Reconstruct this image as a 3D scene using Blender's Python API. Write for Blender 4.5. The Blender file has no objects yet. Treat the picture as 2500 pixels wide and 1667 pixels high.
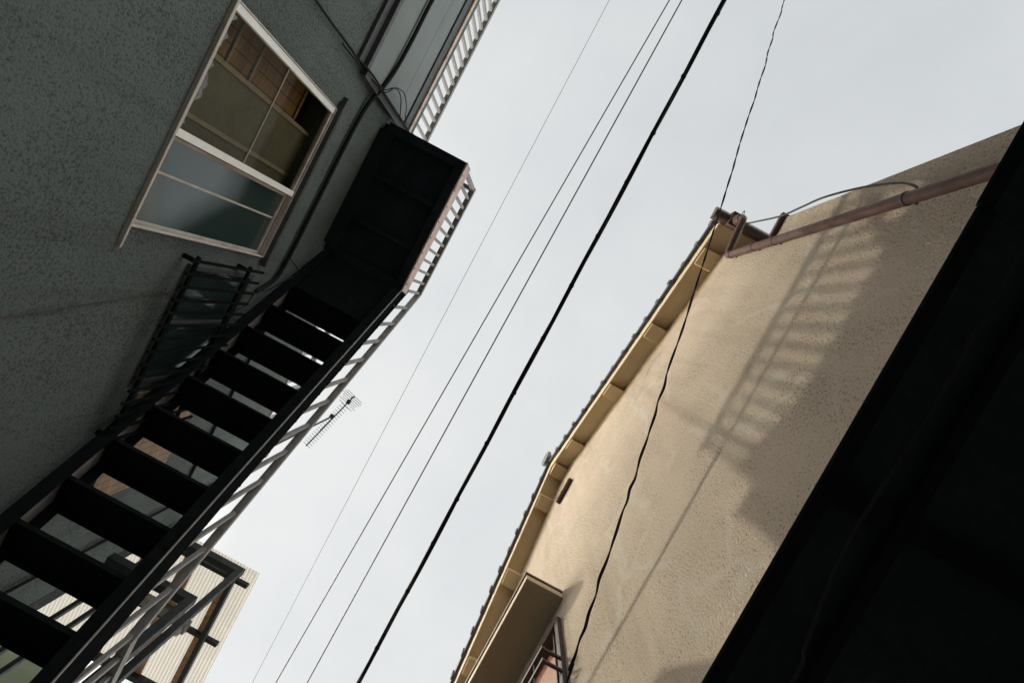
import bpy, bmesh, math, random
from mathutils import Vector, Matrix
random.seed(7)
sc = bpy.context.scene
COL = sc.collection
EYE = 1.6                       # camera height; all heights below are written from eye level
RAD = math.radians

# ------------------------------------------------------------------ materials
def new_mat(name):
    m = bpy.data.materials.new(name); m.use_nodes = True
    nt = m.node_tree; nt.nodes.clear()
    out = nt.nodes.new('ShaderNodeOutputMaterial')
    return m, nt, out
def N(nt, kind, **kw):
    n = nt.nodes.new(kind)
    for k, v in kw.items():
        if k in n.inputs.keys(): n.inputs[k].default_value = v
        else: setattr(n, k, v)
    return n
def L(nt, a, b): nt.links.new(a, b)
def ramp(nt, src, p0, p1, c0, c1):
    r = nt.nodes.new('ShaderNodeValToRGB')
    r.color_ramp.elements[0].position = p0; r.color_ramp.elements[1].position = p1
    r.color_ramp.elements[0].color = (*c0, 1) if len(c0) == 3 else c0
    r.color_ramp.elements[1].color = (*c1, 1) if len(c1) == 3 else c1
    L(nt, src, r.inputs[0]); return r
def mixrgb(nt, fac, a, b, mode='MIX'):
    m = nt.nodes.new('ShaderNodeMix'); m.data_type = 'RGBA'; m.blend_type = mode
    for s, v in ((m.inputs[0], fac), (m.inputs[6], a), (m.inputs[7], b)):
        if hasattr(v, 'is_output'): L(nt, v, s)
        elif isinstance(v, (int, float)): s.default_value = v
        else: s.default_value = (*v, 1)
    return m.outputs[2]
def world_pos(nt): return nt.nodes.new('ShaderNodeNewGeometry').outputs['Position']
def noise(nt, scale, detail=3, rough=.55, vec=None, stretch=None, dist=0):
    n = N(nt, 'ShaderNodeTexNoise', Scale=scale, Detail=detail, Roughness=rough, Distortion=dist)
    v = vec or world_pos(nt)
    if stretch:
        mp = nt.nodes.new('ShaderNodeMapping'); mp.inputs['Scale'].default_value = stretch
        L(nt, v, mp.inputs[0]); v = mp.outputs[0]
    L(nt, v, n.inputs['Vector']); return n.outputs['Fac']

def metal(name, col, rough=.5, rust=0., rustcol=(.16, .07, .035), var=.25, metallic=0., spec=.4, streak=18):
    m, nt, out = new_mat(name)
    p = N(nt, 'ShaderNodeBsdfPrincipled', Roughness=rough, Metallic=metallic)
    p.inputs['Specular IOR Level'].default_value = spec
    f = noise(nt, streak, 5, .65)
    c = mixrgb(nt, ramp(nt, f, .3, .75, (0, 0, 0), (1, 1, 1)).outputs[0], tuple(x * (1 - var) for x in col), tuple(x * (1 + var) for x in col))
    if rust > 0:
        g = noise(nt, 9, 7, .72)
        c = mixrgb(nt, ramp(nt, g, .66 - .25 * rust, .74 - .15 * rust, (0, 0, 0), (1, 1, 1)).outputs[0], c, rustcol)
    L(nt, c, p.inputs['Base Color'])
    r = ramp(nt, noise(nt, 30, 4), .3, .7, (rough * .75,) * 3, (min(1, rough * 1.25),) * 3)
    L(nt, r.outputs[0], p.inputs['Roughness'])
    b = N(nt, 'ShaderNodeBump', Strength=.25, Distance=.002); L(nt, noise(nt, 60, 3), b.inputs['Height'])
    L(nt, b.outputs[0], p.inputs['Normal'])
    L(nt, p.outputs[0], out.inputs[0]); return m

def stucco(name, col, scale, lo, hi, bdist, bstr=1., pit=.55, patch=.18, marks=None, tint=None, fine=3.2, dist=0., streak=0., eave=None):
    """rendered wall: plateaus with pits, large faint patches, optional repair lines / stains"""
    m, nt, out = new_mat(name)
    p = N(nt, 'ShaderNodeBsdfPrincipled', Roughness=.92); p.inputs['Specular IOR Level'].default_value = .15
    pos = world_pos(nt)
    a0 = noise(nt, scale, 6, .66, pos, stretch=(1, .9, 1.1), dist=dist)
    # trowelled patches: some areas smoother, some more open
    pt = N(nt, 'ShaderNodeMath', operation='MULTIPLY_ADD'); L(nt, noise(nt, 2.6, 5, .6, pos), pt.inputs[0]); pt.inputs[1].default_value = -.26; pt.inputs[2].default_value = .13
    ad_ = N(nt, 'ShaderNodeMath', operation='ADD'); L(nt, a0, ad_.inputs[0]); L(nt, pt.outputs[0], ad_.inputs[1]); a = ad_.outputs[0]
    h = ramp(nt, a, lo - .12, hi + .10, (0, 0, 0), (1, 1, 1))
    fn = noise(nt, scale * fine, 2, .6, pos)
    hh = N(nt, 'ShaderNodeMath', operation='MULTIPLY_ADD'); L(nt, fn, hh.inputs[0]); hh.inputs[1].default_value = .45; L(nt, h.outputs[0], hh.inputs[2])
    b = N(nt, 'ShaderNodeBump', Strength=bstr, Distance=bdist); L(nt, hh.outputs[0], b.inputs['Height'])
    L(nt, b.outputs[0], p.inputs['Normal'])
    big = noise(nt, 1.1, 5, .6, pos)
    c = mixrgb(nt, ramp(nt, big, .3, .7, (0, 0, 0), (1, 1, 1)).outputs[0], tuple(x * (1 - patch) for x in col), tuple(min(1, x * (1 + patch * .6)) for x in col))
    if tint:
        c = mixrgb(nt, ramp(nt, noise(nt, .8, 4, .6, pos, stretch=(1, 1, .6)), .5, .72, (0, 0, 0), (.8, .8, .8)).outputs[0], c, tint)
    # cavity shade of the pits, painted in by darkening the colour
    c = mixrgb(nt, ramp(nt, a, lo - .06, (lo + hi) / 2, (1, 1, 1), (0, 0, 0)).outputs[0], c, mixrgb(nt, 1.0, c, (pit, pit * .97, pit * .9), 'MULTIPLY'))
    if marks:
        # old repaired cracks: pale wandering lines in the upper part of the gable
        v = N(nt, 'ShaderNodeTexVoronoi', Scale=1.5, feature='DISTANCE_TO_EDGE')
        nv = N(nt, 'ShaderNodeTexNoise', Scale=2.2, Detail=5.); L(nt, pos, nv.inputs['Vector'])
        off = N(nt, 'ShaderNodeVectorMath', operation='MULTIPLY_ADD'); L(nt, nv.outputs['Color'], off.inputs[0]); off.inputs[1].default_value = (.5, .5, .5); L(nt, pos, off.inputs[2])
        mp = nt.nodes.new('ShaderNodeMapping'); mp.inputs['Scale'].default_value = (.2, 1.1, .8); L(nt, off.outputs[0], mp.inputs[0]); L(nt, mp.outputs[0], v.inputs['Vector'])
        ln = ramp(nt, v.outputs['Distance'], .008, .04, (1, 1, 1), (0, 0, 0))
        gate = ramp(nt, noise(nt, 1.4, 3, .5, pos), .44, .54, (0, 0, 0), (.6, .6, .6))
        fac = N(nt, 'ShaderNodeMath', operation='MULTIPLY'); L(nt, ln.outputs[0], fac.inputs[0]); L(nt, gate.outputs[0], fac.inputs[1])
        c = mixrgb(nt, fac.outputs[0], c, marks)
    if streak:      # rain streaks running down the wall
        sk = ramp(nt, noise(nt, 1, 4, .6, pos, stretch=(2, 7, .55)), .52, .70, (0, 0, 0), (streak,) * 3)
        c = mixrgb(nt, sk.outputs[0], c, mixrgb(nt, 1.0, c, (.62, .58, .52), 'MULTIPLY'))
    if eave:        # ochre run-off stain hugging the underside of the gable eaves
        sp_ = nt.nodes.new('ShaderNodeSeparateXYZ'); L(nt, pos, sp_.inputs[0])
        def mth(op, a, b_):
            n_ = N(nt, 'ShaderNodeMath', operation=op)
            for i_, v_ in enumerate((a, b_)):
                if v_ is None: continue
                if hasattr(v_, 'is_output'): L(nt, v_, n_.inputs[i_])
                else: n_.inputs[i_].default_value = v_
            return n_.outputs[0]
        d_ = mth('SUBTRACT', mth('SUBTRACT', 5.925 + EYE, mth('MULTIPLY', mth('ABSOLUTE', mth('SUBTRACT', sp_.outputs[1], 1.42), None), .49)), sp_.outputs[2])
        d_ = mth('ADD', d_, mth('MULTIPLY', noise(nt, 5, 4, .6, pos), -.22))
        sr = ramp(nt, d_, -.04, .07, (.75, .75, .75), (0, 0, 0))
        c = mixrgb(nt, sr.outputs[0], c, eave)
    L(nt, c, p.inputs['Base Color'])
    L(nt, p.outputs[0], out.inputs[0]); return m

def glass(name, tint=(.84, .83, .76), frosted=False):
    m, nt, out = new_mat(name)
    fr = N(nt, 'ShaderNodeFresnel', IOR=1.5)
    gb = nt.nodes.new('ShaderNodeNewGeometry'); io = N(nt, 'ShaderNodeMapRange'); L(nt, gb.outputs['Backfacing'], io.inputs[0])
    io.inputs[3].default_value = 1.5; io.inputs[4].default_value = 1 / 1.5; L(nt, io.outputs[0], fr.inputs['IOR'])   # the same reflectance leaving the pane as entering it
    gl = N(nt, 'ShaderNodeBsdfGlossy', Color=(1, 1, 1, 1), Roughness=.03)
    if frosted:
        pos = world_pos(nt)
        sep = nt.nodes.new('ShaderNodeSeparateXYZ'); L(nt, pos, sep.inputs[0])
        hs = []
        for ax in (1, 2):       # pressed cross-reeded pattern
            k = N(nt, 'ShaderNodeMath', operation='MULTIPLY'); L(nt, sep.outputs[ax], k.inputs[0]); k.inputs[1].default_value = 2 * math.pi / .011
            s = N(nt, 'ShaderNodeMath', operation='SINE'); L(nt, k.outputs[0], s.inputs[0]); hs.append(s)
        ad = N(nt, 'ShaderNodeMath', operation='ADD'); L(nt, hs[0].outputs[0], ad.inputs[0]); L(nt, hs[1].outputs[0], ad.inputs[1])
        b = N(nt, 'ShaderNodeBump', Strength=.18, Distance=.0003); L(nt, ad.outputs[0], b.inputs['Height'])
        nb_ = noise(nt, 9, 3, .5, pos); b2_ = N(nt, 'ShaderNodeBump', Strength=.25, Distance=.004); L(nt, nb_, b2_.inputs['Height']); L(nt, b2_.outputs[0], b.inputs['Normal'])
        gl.inputs['Roughness'].default_value = .04
        L(nt, b.outputs[0], gl.inputs['Normal']); L(nt, b.outputs[0], fr.inputs['Normal'])
        tr = N(nt, 'ShaderNodeBsdfTranslucent', Color=(.22, .33, .32, 1))
        df = N(nt, 'ShaderNodeBsdfDiffuse', Color=(.08, .13, .13, 1))
        tp = N(nt, 'ShaderNodeBsdfTransparent', Color=(*tint, 1))
        m1 = N(nt, 'ShaderNodeMixShader', Fac=.5); L(nt, tr.outputs[0], m1.inputs[1]); L(nt, df.outputs[0], m1.inputs[2])
        m2 = N(nt, 'ShaderNodeMixShader', Fac=.62); L(nt, m1.outputs[0], m2.inputs[1]); L(nt, tp.outputs[0], m2.inputs[2])
        base = m2
    else:
        tp = N(nt, 'ShaderNodeBsdfTransparent', Color=(*tint, 1)); base = tp
    mx = nt.nodes.new('ShaderNodeMixShader'); kf = N(nt, 'ShaderNodeMath', operation='MULTIPLY'); L(nt, fr.outputs[0], kf.inputs[0]); kf.inputs[1].default_value = .0 + 1.6 if frosted else .16; L(nt, kf.outputs[0], mx.inputs[0]); L(nt, base.outputs[0], mx.inputs[1]); L(nt, gl.outputs[0], mx.inputs[2])
    L(nt, mx.outputs[0], out.inputs[0]); return m

def reed(name, c0, c1, thread=(.05, .035, .02), pitch=.006, gap=.075):
    m, nt, out = new_mat(name)
    p = N(nt, 'ShaderNodeBsdfPrincipled', Roughness=.8); p.inputs['Specular IOR Level'].default_value = .2
    sep = nt.nodes.new('ShaderNodeSeparateXYZ'); L(nt, world_pos(nt), sep.inputs[0])
    f = noise(nt, 1, 2, .5, stretch=(1, 6, 1 / pitch))
    c = mixrgb(nt, ramp(nt, f, .3, .7, (0, 0, 0), (1, 1, 1)).outputs[0], c0, c1)
    k = N(nt, 'ShaderNodeMath', operation='DIVIDE'); L(nt, sep.outputs[1], k.inputs[0]); k.inputs[1].default_value = gap
    fr = N(nt, 'ShaderNodeMath', operation='FRACT'); L(nt, k.outputs[0], fr.inputs[0])
    lt = N(nt, 'ShaderNodeMath', operation='LESS_THAN'); L(nt, fr.outputs[0], lt.inputs[0]); lt.inputs[1].default_value = .07
    c = mixrgb(nt, lt.outputs[0], c, thread)
    L(nt, c, p.inputs['Base Color'])
    b = N(nt, 'ShaderNodeBump', Strength=.6, Distance=.003); L(nt, f, b.inputs['Height']); L(nt, b.outputs[0], p.inputs['Normal'])
    L(nt, p.outputs[0], out.inputs[0]); return m

def translucent(name, col, trans=.7, rib_pitch=None, rough=.5):
    m, nt, out = new_mat(name)
    tr = nt.nodes.new('ShaderNodeBsdfTranslucent'); df = nt.nodes.new('ShaderNodeBsdfDiffuse')
    c = mixrgb(nt, ramp(nt, noise(nt, 3, 5, .6), .35, .75, (0, 0, 0), (1, 1, 1)).outputs[0], col, tuple(x * .86 for x in col))
    if rib_pitch:
        sep = nt.nodes.new('ShaderNodeSeparateXYZ'); L(nt, world_pos(nt), sep.inputs[0])
        k = N(nt, 'ShaderNodeMath', operation='DIVIDE'); L(nt, sep.outputs[0], k.inputs[0]); k.inputs[1].default_value = rib_pitch
        fr = N(nt, 'ShaderNodeMath', operation='FRACT'); L(nt, k.outputs[0], fr.inputs[0])
        ab = N(nt, 'ShaderNodeMath', operation='GREATER_THAN'); L(nt, fr.outputs[0], ab.inputs[0]); ab.inputs[1].default_value = .90
        c = mixrgb(nt, ab.outputs[0], c, tuple(x * .5 for x in col))  # thin darker line repeated at every rib
    L(nt, c, tr.inputs[0]); L(nt, c, df.inputs[0])
    mx = N(nt, 'ShaderNodeMixShader', Fac=trans); L(nt, df.outputs[0], mx.inputs[1]); L(nt, tr.outputs[0], mx.inputs[2])
    L(nt, mx.outputs[0], out.inputs[0]); return m

M = {}
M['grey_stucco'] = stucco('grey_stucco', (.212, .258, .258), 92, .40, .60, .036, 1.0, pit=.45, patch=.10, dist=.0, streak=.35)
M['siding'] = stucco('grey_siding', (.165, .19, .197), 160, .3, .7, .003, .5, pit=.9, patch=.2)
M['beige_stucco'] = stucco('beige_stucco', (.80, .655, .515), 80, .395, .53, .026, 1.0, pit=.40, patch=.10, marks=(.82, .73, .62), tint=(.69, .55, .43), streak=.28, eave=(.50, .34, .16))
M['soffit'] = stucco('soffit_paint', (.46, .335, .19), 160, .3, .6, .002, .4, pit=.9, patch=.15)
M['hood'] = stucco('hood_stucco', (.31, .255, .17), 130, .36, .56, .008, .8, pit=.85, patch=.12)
M['edge'] = metal('pale_edge', (.44, .345, .225), .7, var=.1)
M['soot_steel'] = metal('soot_steel', (.0075, .0095, .0105), .95, rust=.2, rustcol=(.02, .013, .010), spec=0.)
M['black_steel'] = metal('black_steel', (.017, .021, .023), .6, rust=.3, rustcol=(.055, .034, .024), spec=.25)
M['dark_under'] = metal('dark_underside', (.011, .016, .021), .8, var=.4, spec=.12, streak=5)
M['grey_steel'] = metal('grey_steel', (.17, .168, .168), .5, rust=.15)
M['fascia'] = metal('rusty_fascia', (.40, .31, .27), .45, rust=.42, rustcol=(.20, .12, .08), streak=7)
M['trim'] = metal('dark_trim', (.045, .05, .054), .5, var=.3)
M['alu'] = metal('aluminium', (.63, .63, .62), .38, var=.08, spec=.5)
M['dirty_alu'] = metal('dirty_aluminium', (.36, .335, .31), .5, rust=.3, rustcol=(.30, .22, .16), streak=12)
M['bronze'] = metal('bronze_frame', (.045, .032, .028), .45)
M['inner_wood'] = metal('inner_wood', (.20, .18, .145), .7, var=.2)
M['inner_panel'] = metal('inner_panel', (.095, .09, .074), .85, var=.15, streak=6)
M['room'] = metal('room_dark', (.10, .09, .07), .9, var=.2)
M['tape'] = metal('old_tape', (.13, .135, .13), .6, var=.5, streak=40)
M['glass'] = glass('clear_glass')
M['frost'] = glass('patterned_glass', (.55, .66, .64), True)
M['reed'] = reed('reed_blind', (.155, .09, .048), (.30, .195, .11))
M['reed_out'] = reed('reed_screen', (.14, .10, .073), (.30, .22, .155), gap=.055)
M['cable'] = metal('cable_black', (.010, .011, .012), .8, var=.2, spec=.12)
M['dull_wire'] = metal('dull_wire', (.016, .017, .017), .8, var=.2, spec=.1)
M['wire'] = metal('wire_grey', (.03, .032, .035), .5, var=.2)
M['old_cable'] = metal('weathered_cable', (.04, .036, .028), .8, var=.5, streak=60)
M['pipe'] = metal('brown_pipe', (.085, .046, .036), .6, var=.3, spec=.22, streak=7)
M['pipe_dark'] = metal('brown_gutter', (.055, .028, .022), .4, var=.2)
M['band'] = metal('pipe_band', (.07, .035, .03), .5)
M['tile'] = metal('roof_tile', (.045, .048, .052), .45, var=.35)
M['tile_end'] = metal('ridge_tile', (.11, .11, .115), .55, var=.25)
M['rust'] = metal('rust', (.075, .036, .026), .8, rust=.6)
M['shutter'] = metal('red_shutter', (.27, .11, .068), .5, var=.12, streak=4)
M['sheet'] = translucent('corrugated_sheet', (.56, .53, .485), .72, rib_pitch=.030)
M['plank'] = metal('old_plank', (.42, .25, .13), .85, var=.35, streak=22)
M['screen'] = translucent('green_screen', (.25, .28, .22), .6)
M['olive'] = metal('olive_board', (.16, .16, .12), .7)
M['lamp_body'] = metal('lamp_body', (.20, .20, .19), .5)
M['lamp_glass'] = metal('lamp_glass', (.5, .5, .47), .15)
M['plate'] = metal('pale_plate', (.60, .55, .50), .5, rust=.3)
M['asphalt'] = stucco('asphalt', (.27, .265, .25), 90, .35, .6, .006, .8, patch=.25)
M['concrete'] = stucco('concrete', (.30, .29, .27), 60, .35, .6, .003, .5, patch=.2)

# ------------------------------------------------------------------ mesh helpers
WLOC = {}
class MB:
    def __init__(s): s.v = []; s.f = []; s.sm = []
    def _add(s, vs, fs, smooth=False):
        o = len(s.v); s.v += [tuple(x) for x in vs]
        for f in fs: s.f.append([o + i for i in f]); s.sm.append(smooth)
        return s
    def box(s, x0, x1, y0, y1, z0, z1):
        x0, x1 = sorted((x0, x1)); y0, y1 = sorted((y0, y1)); z0, z1 = sorted((z0, z1))
        vs = [(x0,y0,z0),(x1,y0,z0),(x1,y1,z0),(x0,y1,z0),(x0,y0,z1),(x1,y0,z1),(x1,y1,z1),(x0,y1,z1)]
        return s._add(vs, [(0,3,2,1),(4,5,6,7),(0,1,5,4),(1,2,6,5),(2,3,7,6),(3,0,4,7)])
    def bar(s, p, q, w, h, up=(0, 0, 1)):
        """box of section w (sideways) x h (along up) from p to q"""
        p, q = Vector(p), Vector(q); d = (q - p).normalized(); u = Vector(up)
        if abs(d.dot(u)) > .98: u = Vector((1, 0, 0))
        sd = d.cross(u).normalized(); u = sd.cross(d).normalized()
        vs = [a + sd * i * w / 2 + u * j * h / 2 for a in (p, q) for i, j in ((-1,-1),(1,-1),(1,1),(-1,1))]
        return s._add(vs, [(0,1,2,3),(7,6,5,4),(0,4,5,1),(1,5,6,2),(2,6,7,3),(3,7,4,0)])
    def prism(s, poly, axis, a, b):
        def pt(u, w, t): return [(t, u, w), (u, t, w), (u, w, t)][axis]
        n = len(poly); vs = [pt(u, w, a) for u, w in poly] + [pt(u, w, b) for u, w in poly]
        fs = [tuple(range(n))[::-1], tuple(range(n, 2 * n))] + [(i, (i + 1) % n, (i + 1) % n + n, i + n) for i in range(n)]
        return s._add(vs, fs)
    def tube(s, pts, r, n=10, cap=True):
        pts = [Vector(p) for p in pts]; rr = r if isinstance(r, (list, tuple)) else [r] * len(pts)
        ring = []; prev = None
        for i, p in enumerate(pts):
            d = (pts[min(i + 1, len(pts) - 1)] - pts[max(i - 1, 0)]).normalized()
            if prev is None:
                a = Vector((0, 0, 1)) if abs(d.z) < .9 else Vector((1, 0, 0)); u = d.cross(a).normalized()
            else: u = (prev - d * prev.dot(d)).normalized()
            prev = u; w = d.cross(u)
            ring.append([p + (u * math.cos(2 * math.pi * k / n) + w * math.sin(2 * math.pi * k / n)) * rr[i] for k in range(n)])
        vs = [v for r_ in ring for v in r_]
        fs = [(i * n + k, i * n + (k + 1) % n, (i + 1) * n + (k + 1) % n, (i + 1) * n + k) for i in range(len(pts) - 1) for k in range(n)]
        s._add(vs, fs, True)
        if cap:
            s._add(ring[0], [tuple(range(n))[::-1]]); s._add(ring[-1], [tuple(range(n))])
        return s
    def build(s, name, mat, parent=None, bevel=0):
        lo = [min(v[i] for v in s.v) for i in range(3)]; hi = [max(v[i] for v in s.v) for i in range(3)]
        c = Vector(((lo[0] + hi[0]) / 2, (lo[1] + hi[1]) / 2, lo[2]))
        me = bpy.data.meshes.new(name)
        me.from_pydata([Vector(v) - c for v in s.v], [], s.f); me.update()
        bm = bmesh.new(); bm.from_mesh(me); bmesh.ops.recalc_face_normals(bm, faces=bm.faces); bm.to_mesh(me); bm.free()
        for p, k in zip(me.polygons, s.sm): p.use_smooth = k
        me.materials.append(M[mat])
        o = bpy.data.objects.new(name, me)
        place(o, c + Vector((0, 0, EYE)), parent)
        if bevel:
            b = o.modifiers.new('edge', 'BEVEL'); b.width = bevel; b.segments = 2; b.limit_method = 'ANGLE'
        return o
def place(o, w, parent=None):
    COL.objects.link(o); WLOC[o.name] = Vector(w)
    if parent: o.parent = parent; o.location = Vector(w) - WLOC[parent.name]
    else: o.location = w
    return o
def copy_part(o, delta, parent):
    c = o.copy(); w = WLOC[o.name] + Vector(delta)
    return place(c, w, parent)
def tag(o, label=None, cat=None, group=None, kind=None):
    if label: o['label'] = label
    if cat: o['category'] = cat
    if group: o['group'] = group
    if kind: o['kind'] = kind
    return o
def thing(name, label, cat, x, y, h, group=None):
    o = bpy.data.objects.new(name, None); o.empty_display_size = .2
    place(o, (x, y, h + EYE)); return tag(o, label, cat, group)
def wall_x(mb, x, back, y0, y1, h0, h1, holes):
    """wall in the plane X=x with rectangular openings (ya,yb,ha,hb), reveals going to X=back"""
    ys = sorted({y0, y1, *[v for h in holes for v in h[:2]]}); hs = sorted({h0, h1, *[v for h in holes for v in h[2:]]})
    for i in range(len(ys) - 1):
        for j in range(len(hs) - 1):
            cy, ch = (ys[i] + ys[i + 1]) / 2, (hs[j] + hs[j + 1]) / 2
            if any(a < cy < b and c < ch < d for a, b, c, d in holes): continue
            for xx in (x, back):
                mb._add([(xx, ys[i], hs[j]), (xx, ys[i + 1], hs[j]), (xx, ys[i + 1], hs[j + 1]), (xx, ys[i], hs[j + 1])], [(0, 1, 2, 3)])
    for a, b, c, d in holes + [(y0, y1, h0, h1)]:
        for p, q in (((a, c), (b, c)), ((b, c), (b, d)), ((b, d), (a, d)), ((a, d), (a, c))):
            mb._add([(x, *p), (x, *q), (back, *q), (back, *p)], [(0, 1, 2, 3)])
def weld(o, d=1e-4):
    bm = bmesh.new(); bm.from_mesh(o.data); bmesh.ops.remove_doubles(bm, verts=bm.verts, dist=d)
    bmesh.ops.recalc_face_normals(bm, faces=bm.faces); bm.to_mesh(o.data); bm.free()

G = -EYE
# ------------------------------------------------------------------ ground
tag(MB().box(-150, 150, -150, 150, G - .2, G).build('street', 'asphalt'), kind='structure')

# ------------------------------------------------------------------ grey building (photo's left)
W = -1.8; YE = 2.87; TOP = 4.80
grey = thing('grey_building', 'dark grey rough stucco building with an open-tread steel stair along its wall', 'building', -4, -1, G)
W1 = (-.66, .47, 2.215, 3.36); W2 = (.60, 1.36, 2.70, 3.34)
mb = MB(); wall_x(mb, W, -1.98, -7, YE, G, TOP, [W1, W2])
o = mb.build('wall', 'grey_stucco', grey); weld(o)
mb = MB(); mb.box(-9, -1.981, YE - .2, YE, G, TOP).box(-9, -1.981, -7, -6.8, G, TOP).box(-9, -8.8, -6.799, YE - .201, G, TOP)
mb.build('wall', 'grey_stucco', grey)
MB().box(-8.79, -1.985, -6.79, YE - .21, TOP - .35, TOP - .05).build('roof', 'concrete', grey)
# rooms seen through the windows
for (a, b, c, d), dep in ((W1, 1.2), (W2, .8)):
    mb = MB(); x0, x1 = -1.985 - dep, -1.985
    a, b, c, d = a - .25, b + .25, c - .25, d + .2
    mb._add([(x0,a,c),(x0,b,c),(x0,b,d),(x0,a,d),(x1,a,c),(x1,b,c),(x1,b,d),(x1,a,d)], [(0,1,2,3),(0,1,5,4),(1,2,6,5),(2,3,7,6),(3,0,4,7)])
    mb.build('room', 'room', grey)
# parapet cladding, proud of the stucco, only up the alley
sd = MB(); ya, yb = -7, -1.005
sd.box(W + .002, -1.76, ya, yb, 3.42, 3.755).box(W + .002, -1.76, ya, yb, 3.759, 4.15).box(W + .002, -1.76, ya, yb, 4.154, 4.38)
o = sd.build('parapet_cladding', 'siding', grey)
MB().box(W + .003, -1.742, ya, yb + .004, 3.375, 3.418).box(W + .004, -1.775, ya, yb, 3.30, 3.374).build('flashing_strip', 'trim', o)
MB().box(W + .003, -1.745, ya, yb + .006, 4.384, 4.50).build('flashing_strip', 'trim', o)
mb = MB().box(-1.98, -1.73, ya, yb + .01, 4.503, 4.555); mb.build('coping', 'fascia', o)
MB().box(W + .003, -1.750, yb + .001, yb + .05, 3.42, 4.38).build('corner_strip', 'trim', o)
# capping over the rest of the wall
MB().box(-1.99, -1.79, yb + .06, YE + .01, TOP + .002, TOP + .03).build('coping', 'fascia', grey)
# roof railing
RX, RT = -1.93, 5.61
rl = MB().box(RX - .025, RX + .025, -6.9, YE - .04, RT - .05, RT).build('roof_railing', 'grey_steel', grey)
MB().box(RX - .015, RX + .015, -6.9, YE - .04, 4.92, 4.95).build('rail', 'grey_steel', rl)
b0 = None
nb = 0; y = -6.85
while y < YE - .06:
    if b0 is None: b0 = MB().box(RX - .014, RX + .014, y - .015, y + .015, TOP - .04, RT - .052).build('baluster', 'grey_steel', rl)
    else: copy_part(b0, (0, y + 6.85, 0), rl)
    y += .112; nb += 1

mb = MB().prism([(2.05, TOP + .031), (YE - .03, TOP + .031), (YE - .03, 5.16), (2.74, 5.13)], 0, -1.99, -1.955)
mb.build('parapet_end', 'grey_stucco', grey)
# window one: two sliding sashes
y0, y1, h0, h1 = W1
win = MB()
win.box(-1.835, -1.788, y0, y1, h1 - .010, h1)
win.box(-1.88, -1.788, y0, y0 + .008, h0 + .010, h1 - .015).box(-1.862, -1.788, y1 - .008, y1, h0 + .010, h1 - .015)
win = win.build('window', 'dirty_alu', grey, .002)
MB().box(-1.88, -1.787, y0 - .0, y1, h0 - .003, h0 + .009).build('window_frame', 'dirty_alu', win, .002)
MB().box(W - .01, -1.778, -.76, .575, h0 - .016, h0 - .004).build('sill', 'dirty_alu', win, .002)
MB().box(W - .01, -1.765, -.76, .53, h1 + .025, h1 + .045).box(W - .005, -1.755, -.72, .51, h1 + .001, h1 + .024).build('drip_cap', 'trim', win, .002)
# clear sash on the left track, white stiles; frosted sash behind it
SA, SB = h0 + .012, h1 - .016
def wpart(nm, mat, *b, bev=.0015): return MB().box(*b).build(nm, mat, win, bev)
wpart('sash_stile', 'alu', -1.825, -1.793, y0 + .009, y0 + .045, SA, SB)
wpart('sash_stile', 'alu', -1.825, -1.791, -.030, .008, SA, SB)
wpart('sash_rail', 'dirty_alu', -1.825, -1.797, y0 + .046, -.031, SA, SA + .014)
wpart('sash_rail', 'dirty_alu', -1.825, -1.797, y0 + .046, -.031, SB - .016, SB)
wpart('glazing_bar', 'inner_wood', -1.808, -1.803, y0 + .046, -.031, 2.750, 2.759, bev=0)
wpart('pane', 'glass', -1.812, -1.809, y0 + .046, -.031, SA + .0145, SB - .0165, bev=0)
tp = MB()                                   # ragged strip of old tape and grime along the lower edge of the clear pane
yy = y0 + .06; pts = []
hh = .06
while yy < -.045:
    hh = min(.105, max(.035, hh + random.uniform(-.014, .014))); pts.append((yy, h0 + hh)); yy += random.uniform(.004, .018)
tp.prism([(pts[0][0], SA + .015)] + pts + [(pts[-1][0], SA + .015)], 0, -1.8075, -1.8065)
tp.build('tape_strip', 'tape', win)
wpart('sash_stile', 'dirty_alu', -1.86, -1.83, .013, .030, SA, SB)
wpart('sash_stile', 'dirty_alu', -1.86, -1.828, y1 - .025, y1 - .009, SA, SB)
wpart('sash_rail', 'dirty_alu', -1.86, -1.83, .031, y1 - .026, SA, SA + .014)
wpart('sash_rail', 'dirty_alu', -1.86, -1.83, .031, y1 - .026, SB - .016, SB)
wpart('pane', 'frost', -1.847, -1.842, .031, y1 - .026, SA + .0145, SB - .0165, bev=0)
wpart('lattice_bar', 'dirty_alu', -1.8415, -1.838, .190, .202, SA + .015, SB - .017, bev=0)
# inner sliding screens (shoji-like) behind the glass
for ya, yb in ((-.425, -.40), (-.12, -.095), (.175, .20)): wpart('screen_stile', 'inner_wood', -1.91, -1.885, ya, yb, h0 - .05, h1 + .05)
for ha, hb_ in ((2.43, 2.445), (2.625, 2.64)): wpart('screen_rail', 'inner_wood', -1.905, -1.888, -.64, -.426, ha, hb_)
for ya, yb in ((-.399, -.121), (-.094, .174), (.201, .6)): wpart('screen_panel', 'inner_panel', -1.902, -1.894, ya, yb, h0 - .05, h1 + .05, bev=0)
bl = MB().box(-1.955, -1.947, -.70, -.30, 2.42, 3.20); bl.box(-1.965, -1.935, -.71, -.29, 3.20, 3.225)
tag(bl.build('reed_blind', 'reed'), 'brown reed blind hanging behind the clear upper pane of the big window', 'blind')

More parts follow.
